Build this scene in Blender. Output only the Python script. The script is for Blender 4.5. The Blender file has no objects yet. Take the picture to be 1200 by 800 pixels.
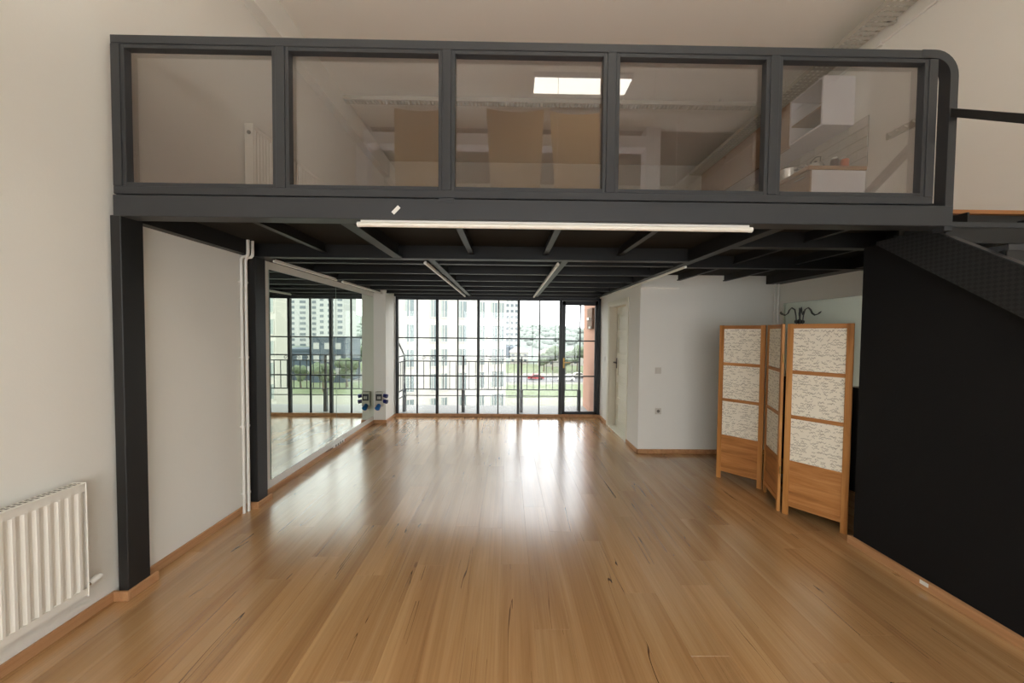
import bpy, bmesh, math, random
from mathutils import Vector, Matrix
random.seed(7)
sc = bpy.context.scene
COL = sc.collection

# ------------------------------------------------------------------ camera
H, FPX = 1.6, 400.0
_p, _y, _r = math.radians(1.61), math.radians(.717), math.radians(.498)
_f = Vector((math.sin(_y)*math.cos(_p), math.cos(_y)*math.cos(_p), -math.sin(_p)))
_rt = Vector((math.cos(_y), -math.sin(_y), 0)); _up = _rt.cross(_f)
_R = _rt*math.cos(_r) + _up*math.sin(_r); _U = _up*math.cos(_r) - _rt*math.sin(_r)
cam = bpy.data.cameras.new('camera'); cam.sensor_width = 36; cam.lens = FPX*36/1200; cam.clip_start = .05; cam.clip_end = 3000
co = bpy.data.objects.new('camera', cam); COL.objects.link(co)
co.matrix_world = Matrix(((_R.x, _U.x, -_f.x, 0), (_R.y, _U.y, -_f.y, 0), (_R.z, _U.z, -_f.z, H), (0, 0, 0, 1)))
sc.camera = co
def pixdir(x, y): return _f + _R*((x-600)/FPX) - _U*((y-400)/FPX)
# ------------------------------------------------------------------ world, light, exposure
SKY = 4.4
PANEL = 8.0
FILL_DOWN = 18.0
FILL_UP = 22.0
w = bpy.data.worlds.new('overcast_sky'); sc.world = w; w.use_nodes = True
bg = w.node_tree.nodes['Background']; bg.inputs[0].default_value = (.97, .985, 1.0, 1); bg.inputs[1].default_value = SKY
sc.view_settings.view_transform = 'Standard'; sc.view_settings.look = 'None'
sc.view_settings.gamma = 1; sc.view_settings.exposure = 0.15
try: sc.view_settings.use_curve_mapping = False
except Exception: pass
sc.cycles.max_bounces = 10; sc.cycles.diffuse_bounces = 6; sc.cycles.glossy_bounces = 5; sc.cycles.transparent_max_bounces = 16
sc.cycles.sample_clamp_indirect = 8.0

# ------------------------------------------------------------------ materials
def lin(r, g, b):
    f = lambda c: (c/255/12.92) if c/255 <= .04045 else ((c/255+.055)/1.055)**2.4
    return (f(r), f(g), f(b), 1)
MATS = {}
def mat(name, rgb, rough=.6, metal=0., spec=.5, bump=0., bscale=60., var=0., vscale=3., emit=None):
    m = bpy.data.materials.new(name); m.use_nodes = True
    nt = m.node_tree; b = nt.nodes['Principled BSDF']
    b.inputs['Base Color'].default_value = lin(*rgb); b.inputs['Roughness'].default_value = rough
    b.inputs['Metallic'].default_value = metal; b.inputs['Specular IOR Level'].default_value = spec
    if emit:
        b.inputs['Emission Color'].default_value = (*emit[0], 1); b.inputs['Emission Strength'].default_value = emit[1]
    if bump or var:
        g = nt.nodes.new('ShaderNodeNewGeometry')
    if var:
        n = nt.nodes.new('ShaderNodeTexNoise'); n.inputs['Scale'].default_value = vscale; n.inputs['Detail'].default_value = 5
        nt.links.new(g.outputs['Position'], n.inputs['Vector'])
        mx = nt.nodes.new('ShaderNodeMix'); mx.data_type = 'RGBA'
        c = lin(*rgb); mx.inputs[6].default_value = tuple(max(0, v*(1-var)) for v in c[:3])+(1,)
        mx.inputs[7].default_value = tuple(min(1, v*(1+var)) for v in c[:3])+(1,)
        nt.links.new(n.outputs[0], mx.inputs[0]); nt.links.new(mx.outputs[2], b.inputs['Base Color'])
    if bump:
        n2 = nt.nodes.new('ShaderNodeTexNoise'); n2.inputs['Scale'].default_value = bscale; n2.inputs['Detail'].default_value = 4
        nt.links.new(g.outputs['Position'], n2.inputs['Vector'])
        bp = nt.nodes.new('ShaderNodeBump'); bp.inputs['Strength'].default_value = bump; bp.inputs['Distance'].default_value = .01
        nt.links.new(n2.outputs[0], bp.inputs['Height']); nt.links.new(bp.outputs[0], b.inputs['Normal'])
    MATS[name] = m; return m

def math_node(nt, op, a, b=None, c=None):
    n = nt.nodes.new('ShaderNodeMath'); n.operation = op
    for i, v in enumerate((a, b, c)):
        if v is None: continue
        if isinstance(v, (int, float)): n.inputs[i].default_value = v
        else: nt.links.new(v, n.inputs[i])
    return n.outputs[0]
def ramp(nt, val, stops):
    r = nt.nodes.new('ShaderNodeValToRGB'); cr = r.color_ramp
    while len(cr.elements) < len(stops): cr.elements.new(.5)
    for e, (p, c) in zip(cr.elements, stops): e.position = p; e.color = c
    nt.links.new(val, r.inputs[0]); return r.outputs[0]

def wood_mat(name, cols, axis=1, xs=14., ys=.9, rough=.35, spec=.4, cracks=False, coat=0., local=False, contrast=1., tone=.25):
    """long-grained wood: axis = grain direction in world space (0,1,2); each object takes its own cut and tone"""
    m = bpy.data.materials.new(name); m.use_nodes = True; nt = m.node_tree; b = nt.nodes['Principled BSDF']
    g = nt.nodes.new('ShaderNodeNewGeometry'); oi = nt.nodes.new('ShaderNodeObjectInfo')
    sep = nt.nodes.new('ShaderNodeSeparateXYZ'); tcn = nt.nodes.new('ShaderNodeTexCoord'); nt.links.new(tcn.outputs['Object'] if local else g.outputs['Position'], sep.inputs[0])
    off = math_node(nt, 'MULTIPLY', oi.outputs['Random'], 73.)
    cmb = nt.nodes.new('ShaderNodeCombineXYZ')
    for i in range(3):
        v = math_node(nt, 'MULTIPLY', sep.outputs[i], ys if i == axis else xs)
        nt.links.new(math_node(nt, 'ADD', v, math_node(nt, 'MULTIPLY', off, 1.+.37*i)), cmb.inputs[i])
    n1 = nt.nodes.new('ShaderNodeTexNoise'); n1.inputs['Scale'].default_value = .6; n1.inputs['Detail'].default_value = 7; n1.inputs['Roughness'].default_value = .62; n1.inputs['Distortion'].default_value = .5
    nt.links.new(cmb.outputs[0], n1.inputs['Vector'])
    col = ramp(nt, n1.outputs[0], [(.30, lin(*cols[0])), (.5, lin(*cols[1])), (.72, lin(*cols[2]))])
    # fine grain streaks
    sc2 = nt.nodes.new('ShaderNodeVectorMath'); sc2.operation = 'MULTIPLY'; sc2.inputs[1].default_value = tuple(.8 if i == axis else 9. for i in range(3))
    nt.links.new(cmb.outputs[0], sc2.inputs[0])
    n2 = nt.nodes.new('ShaderNodeTexNoise'); n2.inputs['Scale'].default_value = 1.; n2.inputs['Detail'].default_value = 3
    nt.links.new(sc2.outputs[0], n2.inputs['Vector'])
    fine = ramp(nt, n2.outputs[0], [(.3, (.87, .86, .84, 1)), (.65, (1.04, 1.04, 1.04, 1))])
    mul = nt.nodes.new('ShaderNodeMix'); mul.data_type = 'RGBA'; mul.blend_type = 'MULTIPLY'; mul.inputs[0].default_value = .8*contrast
    nt.links.new(col, mul.inputs[6]); nt.links.new(fine, mul.inputs[7]); cur = mul.outputs[2]
    # tone of the single board
    tn = nt.nodes.new('ShaderNodeMix'); tn.data_type = 'RGBA'; tn.blend_type = 'MULTIPLY'; tn.inputs[0].default_value = 1.
    v = math_node(nt, 'ADD', 1.-tone*.5, math_node(nt, 'MULTIPLY', oi.outputs['Random'], tone))
    cb = nt.nodes.new('ShaderNodeCombineColor')
    for i in range(3): nt.links.new(v, cb.inputs[i])
    nt.links.new(cur, tn.inputs[6]); nt.links.new(cb.outputs[0], tn.inputs[7]); cur = tn.outputs[2]
    if cracks:
        sc3 = nt.nodes.new('ShaderNodeVectorMath'); sc3.operation = 'MULTIPLY'; sc3.inputs[1].default_value = tuple(.32 if i == axis else .62 for i in range(3))
        nt.links.new(cmb.outputs[0], sc3.inputs[0])
        n3 = nt.nodes.new('ShaderNodeTexNoise'); n3.inputs['Scale'].default_value = 1.; n3.inputs['Detail'].default_value = 2; n3.inputs['Distortion'].default_value = .9
        nt.links.new(sc3.outputs[0], n3.inputs['Vector'])
        d = math_node(nt, 'ABSOLUTE', math_node(nt, 'SUBTRACT', n3.outputs[0], .5))
        line = math_node(nt, 'LESS_THAN', d, .0034)
        n4 = nt.nodes.new('ShaderNodeTexNoise'); n4.inputs['Scale'].default_value = 1.; n4.inputs['Detail'].default_value = 1
        sc4 = nt.nodes.new('ShaderNodeVectorMath'); sc4.operation = 'MULTIPLY'; sc4.inputs[1].default_value = tuple(1.3 if i == axis else .4 for i in range(3))
        nt.links.new(cmb.outputs[0], sc4.inputs[0]); nt.links.new(sc4.outputs[0], n4.inputs['Vector'])
        msk = math_node(nt, 'GREATER_THAN', n4.outputs[0], .565)
        k = math_node(nt, 'MULTIPLY', math_node(nt, 'MULTIPLY', line, msk), .9)
        # knots
        sc5 = nt.nodes.new('ShaderNodeVectorMath'); sc5.operation = 'MULTIPLY'; sc5.inputs[1].default_value = tuple(1.9 if i == axis else .36 for i in range(3))
        nt.links.new(cmb.outputs[0], sc5.inputs[0])
        vo = nt.nodes.new('ShaderNodeTexVoronoi'); vo.inputs['Scale'].default_value = .9
        nt.links.new(sc5.outputs[0], vo.inputs['Vector'])
        kn = math_node(nt, 'MULTIPLY', math_node(nt, 'LESS_THAN', vo.outputs['Distance'], .04), .4)
        k = math_node(nt, 'MAXIMUM', k, kn)
        dk = nt.nodes.new('ShaderNodeMix'); dk.data_type = 'RGBA'; dk.inputs[7].default_value = lin(74, 46, 26)
        nt.links.new(k, dk.inputs[0]); nt.links.new(cur, dk.inputs[6]); cur = dk.outputs[2]
    nt.links.new(cur, b.inputs['Base Color'])
    b.inputs['Roughness'].default_value = rough; b.inputs['Specular IOR Level'].default_value = spec
    b.inputs['Coat Weight'].default_value = coat; b.inputs['Coat Roughness'].default_value = .19
    bp = nt.nodes.new('ShaderNodeBump'); bp.inputs['Strength'].default_value = .08; bp.inputs['Distance'].default_value = .004
    nt.links.new(n2.outputs[0], bp.inputs['Height']); nt.links.new(bp.outputs[0], b.inputs['Normal'])
    MATS[name] = m; return m

def glass_mat(name, tint, refl, rough=0.):
    m = bpy.data.materials.new(name); m.use_nodes = True; nt = m.node_tree; nt.nodes.remove(nt.nodes['Principled BSDF'])
    t = nt.nodes.new('ShaderNodeBsdfTransparent'); t.inputs[0].default_value = (*tint, 1)
    g = nt.nodes.new('ShaderNodeBsdfGlossy'); g.inputs['Roughness'].default_value = rough; g.inputs[0].default_value = (1, 1, 1, 1)
    lw = nt.nodes.new('ShaderNodeLayerWeight'); lw.inputs[0].default_value = .5
    fac = math_node(nt, 'ADD', refl, math_node(nt, 'MULTIPLY', math_node(nt, 'POWER', lw.outputs['Facing'], 5.), 1.-refl))
    mx = nt.nodes.new('ShaderNodeMixShader'); out = nt.nodes['Material Output']
    nt.links.new(fac, mx.inputs[0]); nt.links.new(t.outputs[0], mx.inputs[1]); nt.links.new(g.outputs[0], mx.inputs[2]); nt.links.new(mx.outputs[0], out.inputs[0])
    MATS[name] = m; return m

WALL = mat('wall_paint', (238, 236, 228), .75, spec=.25, bump=.06, bscale=90, var=.02, vscale=1.5)
CEIL = mat('ceiling_paint', (242, 238, 228), .8, spec=.2, var=.02, vscale=1.)
BLACKW = mat('black_wall_paint', (20, 20, 21), .7, spec=.2, bump=.08, bscale=60, var=.12, vscale=4)
STEEL = mat('anthracite_steel', (50, 52, 55), .42, spec=.45, var=.10, vscale=9)
STEELD = mat('dark_steel', (30, 30, 30), .45, spec=.45, var=.10, vscale=7)
DECK = mat('deck_sheet', (40, 38, 34), .8, spec=.2, var=.12, vscale=5)
WFRAME = mat('window_steel', (30, 32, 36), .4, spec=.5)
WHITE = mat('white_plastic', (235, 233, 226), .35)
TUBE = mat('tube_white', (240, 236, 224), .3)
RADI = mat('radiator_enamel', (234, 230, 220), .3, spec=.5)
GRILLE = mat('grille_shadow', (120, 116, 108), .6)
CHROME = mat('chrome', (200, 200, 200), .15, metal=1.)
BRASS = mat('brass', (150, 120, 70), .3, metal=1.)
DOORP = mat('door_lacquer', (228, 224, 206), .35)
CASING = mat('casing_lacquer', (222, 216, 200), .35)
METALD = mat('dark_handle_metal', (70, 62, 54), .3, metal=.8)
HOOKM = mat('grey_hook_metal', (96, 98, 94), .3, metal=.9)
BLUE = mat('blue_plastic', (10, 92, 160), .35)
NAVY = mat('navy_plastic', (18, 26, 92), .35)
BLACKP = mat('black_plastic', (20, 20, 22), .4)
GREYP = mat('grey_box_plastic', (196, 192, 180), .45)
RED = mat('red_switch', (160, 25, 30), .4)
SWITCH = mat('switch_ivory', (214, 208, 196), .4)
KRAFT = mat('kraft_paper', (176, 146, 108), .85, spec=.1, var=.1, vscale=4)
TRAY = mat('cable_tray_zinc', (196, 192, 182), .45, metal=.3)
SALMON = mat('salmon_render', (182, 144, 126), .9, spec=.1, bump=.5, bscale=40, var=.06, vscale=10)
BALC = mat('balcony_tile', (125, 126, 124), .7, var=.05, vscale=6)
RAILM = mat('balcony_rail_paint', (69, 73, 77), .5)
FACADE = mat('white_facade', (167, 165, 157), .9, spec=.1, var=.03, vscale=.4)
FACADE2 = mat('tower_facade', (162, 163, 160), .9, spec=.1)
DARKF = mat('dark_facade', (75, 85, 94), .8, spec=.2)
PANE = mat('far_window_glass', (93, 105, 104), .25, spec=.6)
PANE2 = mat('far_window_dark', (84, 93, 98), .2, spec=.6)
CURT = mat('pale_curtain', (134, 141, 135), .8)
GRASS = mat('grass', (112, 121, 96), .95, spec=.1, var=.2, vscale=.15)
ROAD = mat('asphalt', (112, 112, 112), .9, spec=.1)
GROUND = mat('ground_soil', (134, 134, 123), .95, spec=.1, var=.1, vscale=.05)
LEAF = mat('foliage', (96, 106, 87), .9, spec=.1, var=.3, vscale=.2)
LEAF2 = mat('foliage_far', (125, 133, 126), .95, spec=.05, var=.2, vscale=.05)  # greyer and paler than the near foliage: distance haze put into the colour
BARK = mat('bark', (96, 82, 66), .9)
TWOOD = mat('cabinet_wood_front', (152, 114, 74), .5, var=.12, vscale=6)
WTOP = mat('worktop_wood', (170, 128, 84), .4, var=.1, vscale=12)
KWHITE = mat('cabinet_white', (228, 226, 230), .45)
TILE = mat('glazed_tile', (212, 208, 200), .2)
GROUT = mat('grout', (104, 99, 92), .9)
ORANGE = mat('orange_spice', (196, 96, 36), .4)
BROWNJ = mat('brown_spice', (84, 50, 30), .35)
MIRROR = mat('mirror_silver', (224, 232, 222), .0, metal=1.)
MEDGE = mat('mirror_edge', (120, 140, 130), .3)
PANELF = mat('panel_frame_white', (235, 235, 235), .4)
GLOW = mat('led_diffuser', (255, 255, 255), .5, emit=((1., .94, .80), PANEL))
GLOWH = mat('fill_panel_diffuser', (255, 255, 255), .5, emit=((1., .985, .95), FILL_DOWN))  # glow of the added fill panels
GLOWU = mat('fill_uplight_diffuser', (255, 255, 255), .5, emit=((1., .985, .95), FILL_UP))  # glow of the added uplights
PLATE = mat('floor_wood_edge', (170, 112, 62), .5, var=.15, vscale=14)
BASEB = wood_mat('baseboard_wood', ((168, 122, 82), (188, 140, 98), (202, 158, 114)), axis=1, xs=30, ys=2, rough=.45, tone=.05)
FLOORM = wood_mat('laminate_plank', ((156, 115, 74), (178, 137, 92), (194, 156, 110)), axis=1, xs=11., ys=.8, rough=.26, spec=.7, cracks=True, coat=1., tone=.16)
SCRW = wood_mat('oiled_pine', ((150, 96, 46), (186, 128, 68), (210, 154, 94)), axis=2, xs=26, ys=1.6, rough=.45, spec=.3, tone=.12, local=True)
SCRB = wood_mat('oiled_pine_board', ((136, 86, 44), (178, 120, 66), (206, 150, 92)), axis=0, xs=20, ys=2.2, rough=.45, spec=.3, tone=.12, local=True)
GLASSW = glass_mat('window_glass', (.985, .992, .99), .03)
GLASSR = glass_mat('railing_glass', (.72, .705, .70), .08)

# diamond plate on the stair side
DPLATE = mat('chequer_plate', (28, 28, 29), .45, spec=.4)
_nt = DPLATE.node_tree; _g = _nt.nodes.new('ShaderNodeNewGeometry'); _mp = _nt.nodes.new('ShaderNodeMapping'); _mp.inputs['Rotation'].default_value = (math.radians(45), 0, 0); _mp.inputs['Scale'].default_value = (1, 55, 55)
_ck = _nt.nodes.new('ShaderNodeTexChecker'); _ck.inputs['Scale'].default_value = 1.; _bp = _nt.nodes.new('ShaderNodeBump'); _bp.inputs['Strength'].default_value = 1.; _bp.inputs['Distance'].default_value = .004; _ck.inputs['Color1'].default_value = lin(22, 22, 23); _ck.inputs['Color2'].default_value = lin(36, 36, 37)
_nt.links.new(_g.outputs['Position'], _mp.inputs[0]); _nt.links.new(_mp.outputs[0], _ck.inputs[0]); _nt.links.new(_ck.outputs['Color'], _nt.nodes['Principled BSDF'].inputs['Base Color']); _nt.links.new(_ck.outputs['Fac'], _bp.inputs['Height']); _nt.links.new(_bp.outputs[0], _nt.nodes['Principled BSDF'].inputs['Normal'])

# printed cloth: cream with rows of tiny handwriting-like scribble (uses the object's own coordinates)
def cloth():
    m = mat('script_print_cloth', (222, 212, 190), .85, spec=.1); nt = m.node_tree; b = nt.nodes['Principled BSDF']
    tc = nt.nodes.new('ShaderNodeTexCoord'); sp = nt.nodes.new('ShaderNodeSeparateXYZ'); nt.links.new(tc.outputs['Object'], sp.inputs[0])
    oi = nt.nodes.new('ShaderNodeObjectInfo'); rnd = math_node(nt, 'MULTIPLY', oi.outputs['Random'], 40.)
    tot = None
    for rows, su, th, off in ((44., 150., .13, 0.), (30., 105., .09, 5.3)):
        z = math_node(nt, 'ADD', math_node(nt, 'MULTIPLY', sp.outputs[2], rows), off)
        nz = nt.nodes.new('ShaderNodeTexNoise'); nz.inputs['Scale'].default_value = 1.; nz.inputs['Detail'].default_value = 0
        wv = nt.nodes.new('ShaderNodeCombineXYZ'); nt.links.new(math_node(nt, 'ADD', math_node(nt, 'MULTIPLY', sp.outputs[0], 5.), rnd), wv.inputs[0]); nt.links.new(math_node(nt, 'MULTIPLY', sp.outputs[2], 6.), wv.inputs[2])
        nt.links.new(wv.outputs[0], nz.inputs['Vector'])
        z = math_node(nt, 'ADD', z, math_node(nt, 'MULTIPLY', nz.outputs[0], .8))
        row = math_node(nt, 'FLOOR', z); fr = math_node(nt, 'FRACT', z)
        def n1d(scale, sh):
            c = nt.nodes.new('ShaderNodeCombineXYZ'); nt.links.new(math_node(nt, 'MULTIPLY', sp.outputs[0], scale), c.inputs[0]); nt.links.new(math_node(nt, 'ADD', math_node(nt, 'MULTIPLY', row, 3.7), sh), c.inputs[1]); nt.links.new(rnd, c.inputs[2])
            n = nt.nodes.new('ShaderNodeTexNoise'); n.inputs['Scale'].default_value = 1.; n.inputs['Detail'].default_value = 1; nt.links.new(c.outputs[0], n.inputs['Vector']); return n.outputs[0]
        h = math_node(nt, 'ADD', .5, math_node(nt, 'MULTIPLY', math_node(nt, 'SUBTRACT', n1d(su, off), .5), 1.7))
        line = math_node(nt, 'LESS_THAN', math_node(nt, 'ABSOLUTE', math_node(nt, 'SUBTRACT', fr, h)), th)
        word = math_node(nt, 'GREATER_THAN', n1d(26., 11.+off), .52)
        k = math_node(nt, 'MULTIPLY', line, word)
        tot = k if tot is None else math_node(nt, 'MAXIMUM', tot, k)
    mx = nt.nodes.new('ShaderNodeMix'); mx.data_type = 'RGBA'; mx.inputs[6].default_value = lin(236, 229, 212); mx.inputs[7].default_value = lin(158, 148, 130)
    nt.links.new(math_node(nt, 'MULTIPLY', tot, .8), mx.inputs[0]); nt.links.new(mx.outputs[2], b.inputs['Base Color'])
    return m
CLOTH = cloth()

# ------------------------------------------------------------------ mesh helpers
class MB:
    def __init__(s): s.v = []; s.f = []; s.m = []
    def add(s, vs, fs, mi=0):
        o = len(s.v); s.v += [tuple(v) for v in vs]; s.f += [tuple(i+o for i in f) for f in fs]; s.m += [mi]*len(fs); return s
    def box(s, x0, x1, y0, y1, z0, z1, mi=0):
        return s.add([(x0,y0,z0),(x1,y0,z0),(x1,y1,z0),(x0,y1,z0),(x0,y0,z1),(x1,y0,z1),(x1,y1,z1),(x0,y1,z1)],
                     [(3,2,1,0),(4,5,6,7),(0,1,5,4),(1,2,6,5),(2,3,7,6),(3,0,4,7)], mi)
    def obox(s, c, ax, ay, az, mi=0):
        c, ax, ay, az = map(Vector, (c, ax, ay, az))
        vs = [c+ax*i+ay*j+az*k for i, j, k in ((-1,-1,-1),(1,-1,-1),(1,1,-1),(-1,1,-1),(-1,-1,1),(1,-1,1),(1,1,1),(-1,1,1))]
        return s.add(vs, [(3,2,1,0),(4,5,6,7),(0,1,5,4),(1,2,6,5),(2,3,7,6),(3,0,4,7)], mi)
    def prism(s, prof, axis, a, b, mi=0):
        """prof: 2-D outline in the two other axes; extruded from a to b along axis"""
        n = len(prof)
        def P(p, t): return {'x': (t, p[0], p[1]), 'y': (p[0], t, p[1]), 'z': (p[0], p[1], t)}[axis]
        vs = [P(p, a) for p in prof]+[P(p, b) for p in prof]
        fs = [tuple(range(n)), tuple(range(2*n-1, n-1, -1))]+[(i+n, (i+1) % n+n, (i+1) % n, i) for i in range(n)]
        return s.add(vs, fs, mi)
    def tube(s, pts, r, seg=8, mi=0, caps=True):
        pts = [Vector(p) for p in pts]; n = len(pts); rs = r if isinstance(r, (list, tuple)) else [r]*n
        vs = []; ref = None
        for i, p in enumerate(pts):
            t = ((pts[min(i+1, n-1)]-pts[i]).normalized() + (pts[i]-pts[max(i-1, 0)]).normalized()).normalized()
            if ref is None: ref = Vector((0, 0, 1)) if abs(t.z) < .9 else Vector((1, 0, 0))
            u = (ref - t*ref.dot(t)).normalized(); v = t.cross(u); ref = u
            vs += [p+(u*math.cos(2*math.pi*k/seg)+v*math.sin(2*math.pi*k/seg))*rs[i] for k in range(seg)]
        fs = [(i*seg+k, i*seg+(k+1) % seg, (i+1)*seg+(k+1) % seg, (i+1)*seg+k) for i in range(n-1) for k in range(seg)]
        if caps: fs += [tuple(range(seg-1, -1, -1)), tuple(range((n-1)*seg, n*seg))]
        return s.add(vs, fs, mi)
    def lathe(s, c, prof, seg=20, mi=0):
        c = Vector(c); n = len(prof)
        vs = [c+Vector((r*math.cos(2*math.pi*k/seg), r*math.sin(2*math.pi*k/seg), z)) for r, z in prof for k in range(seg)]
        fs = [(i*seg+k, i*seg+(k+1) % seg, (i+1)*seg+(k+1) % seg, (i+1)*seg+k) for i in range(n-1) for k in range(seg)]
        fs += [tuple(range(seg-1, -1, -1)), tuple(range((n-1)*seg, n*seg))]
        return s.add(vs, fs, mi)
    def mesh(s, name, *mats):
        me = bpy.data.meshes.new(name); me.from_pydata(s.v, [], s.f)
        for m in mats: me.materials.append(m)
        for p, mi in zip(me.polygons, s.m): p.material_index = mi
        bm = bmesh.new(); bm.from_mesh(me); bmesh.ops.recalc_face_normals(bm, faces=bm.faces); bm.to_mesh(me); bm.free()
        return me
    def build(s, name, mats, parent=None, smooth=False, bevel=0.):
        mats = mats if isinstance(mats, (list, tuple)) else [mats]
        o = link(name, s.mesh(name, *mats), parent)
        if smooth:
            for p in o.data.polygons: p.use_smooth = True
            if len(o.data.polygons): 
                try: o.data.set_sharp_from_angle(angle=math.radians(40))
                except Exception: pass
        if bevel:
            bm = bmesh.new(); bm.from_mesh(o.data)
            bmesh.ops.bevel(bm, geom=[e for e in bm.edges if e.calc_face_angle(0) > .5], offset=bevel, segments=1, affect='EDGES', profile=.5)
            bm.to_mesh(o.data); bm.free()
        return o
def link(name, data, parent=None):
    o = bpy.data.objects.new(name, data); COL.objects.link(o)
    if parent: o.parent = parent
    return o
def tag(o, label=None, cat=None, group=None, kind=None):
    if label: o['label'] = label
    if cat: o['category'] = cat
    if group: o['group'] = group
    if kind: o['kind'] = kind
    return o
def thing(name, label, cat, loc=(0, 0, 0), rz=0, group=None):
    o = link(name, None); o.location = loc; o.rotation_euler = (0, 0, rz); o.empty_display_size = .1
    return tag(o, label, cat, group)
def struct(o, label): return tag(o, label, kind='structure')
def B(*a): return MB().box(*a)

XL, XR, XB, XE = -2.31, 1.74, 2.66, 3.58        # left wall, door wall, black stair wall, outer right wall
YM, YF, YW, YFR = 2.0, 4.48, 6.40, -3.2         # mezzanine front, facing wall, window wall, far end of hall
ZC, ZD = 4.72, 2.365                            # ceiling, deck underside
# ================================================================== SETTING
fl = struct(B(XL-.1, XE+.1, YFR, YW+.05, -.2, -.012).build('floor', FLOORM), 'oak laminate floor of long knotty planks')
# planks: one object each
pw, PL = .191, 1.285
pm = MB(); e = .0006
pm.add([(0,0,-.010),(pw,0,-.010),(pw,PL,-.010),(0,PL,-.010),(0,0,-e),(pw,0,-e),(pw,PL,-e),(0,PL,-e),(e,e,0),(pw-e,e,0),(pw-e,PL-e,0),(e,PL-e,0)],
       [(3,2,1,0),(0,1,5,4),(1,2,6,5),(2,3,7,6),(3,0,4,7),(4,5,9,8),(5,6,10,9),(6,7,11,10),(7,4,8,11),(8,9,10,11)])
pmesh = pm.mesh('plank', FLOORM)
x = XL-.02; row = 0
while x < XE+.02:
    y1 = YW-.03 if x+pw < XR+.19 else YF
    y = -1.0 - random.random()*PL
    while y < y1-.02:
        L = min(PL, y1-y)
        if y+L > -.5:
            o = link('plank', pmesh, fl); o.location = (x, y, 0); o.scale = (1, (L-.0001)/PL, 1)
        y += L
    x += pw+.0004; row += 1
# ceiling, walls
struct(B(XL-.2, XE+.2, -1.25, YW+.3, ZC, ZC+.2).build('ceiling', CEIL), 'plain off-white ceiling above the gallery')
struct(B(XL-.2, XE+.2, YFR-.1, -1.25, ZC, ZC+.2).build('ceiling_hall', mat('dimmed_hall_ceiling', (112, 106, 100), .8, spec=.2)), 'ceiling of the hall beyond the white portal, coloured dark to look dim')  # grey put into the ceiling colour so the hall looks dim
wl = struct(MB().box(XL-.2, XL, YFR-.1, YW+.3, -.2, ZC).build('wall_left', WALL), 'long off-white plaster wall with the radiators and mirrors')
struct(MB().box(XL, -2.2, YFR, YW, 4.42, ZC).build('trim_3', WALL), 'plastered downstand beam where the left wall meets the ceiling')
struct(MB().box(XL, -2.1, 5.90, YW, 0, ZD).build('wall_pilaster', WALL), 'white pilaster between the mirrors and the window')
wr = struct(B(XE, XE+.2, YFR-.1, YW+.3, -.2, ZC).build('wall_right', WALL), 'off-white outer wall behind the stairs and kitchen')
wb = struct(MB().box(XL, XR+.2, YW, YW+.2, 2.3, ZC).box(XR+.2, XE, YF+.0, YW+.2, -.2, ZD, ).box(XR+.2, XE, YW, YW+.2, ZD, ZC).box(XL, -2.1, YW, YW+.2, -.2, 2.3).build('wall_back', WALL), 'off-white facing wall beside the folding screen and above the windows')
# door wall with the recessed doorway (Y 4.95..5.85, up to 2.06)
DY0, DY1, DZ = 4.97, 5.83, 2.05
wd = struct(MB().box(XR, XR+.2, YF, DY0, 0, ZD).box(XR, XR+.2, DY1, YW+.2, 0, ZD).box(XR, XR+.2, DY0, DY1, DZ, ZD).build('wall_door', WALL), 'short off-white wall holding the panelled door')
struct(MB().box(XR+.0, 2.24, YF-.03, YF, 2.195, 2.235).build('trim_1', WALL), 'short plaster ledge at the top of the facing wall')
# front of the room: white portal and the hall behind it
wf = struct(MB().box(XL, XE, YFR-.1, YFR, -.2, .25).box(XL, XE, YFR-.1, YFR, 2.6, ZC).box(XL, -2.1, YFR-.1, YFR, .25, 2.6).box(3.35, XE, YFR-.1, YFR, .25, 2.6).build('wall_front', WALL), 'end wall of the hall round the added window')
w2 = thing('added_window', 'added window at the end of the hall, letting in fill daylight', None); tag(w2, kind='structure')  # added, unseen opening that feeds daylight into the room
m = MB().box(-2.1, 3.35, YFR-.07, YFR-.02, .25, .31).box(-2.1, 3.35, YFR-.07, YFR-.02, 2.54, 2.6)
for k in range(6): xx = -2.1+k*(5.45-.06)/5; m.box(xx, xx+.06, YFR-.07, YFR-.02, .31, 2.54)
m.build('frame', WFRAME, w2)
for k in range(5): xx = -2.1+k*(5.45-.06)/5; MB().box(xx+.06, xx+(5.45-.06)/5, YFR-.048, YFR-.042, .31, 2.54).build('pane', GLASSW, w2)
struct(MB().box(XL, -2.14, -1.35, -1.15, 0, ZC).box(2.08, 2.30, -1.35, -1.15, 0, ZC).box(-2.14, 2.08, -1.35, -1.15, 4.42, ZC-.13).build('trim_2', mat('portal_white', (240, 240, 246), .5)), 'wide white portal frame dividing the hall')
# black wall under the stairs, cut to the slope of the stringer
def zst(y): return 2.255+(y-2.417)*.735
struct(MB().prism([(2.54, 0), (2.54, 2.25), (2.41, 2.25), (-.62, zst(-.62)), (-.65, 0)], 'x', XB, XB+.1).build('wall_stair', BLACKW), 'matt black wall closing off the space under the stairs')
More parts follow.
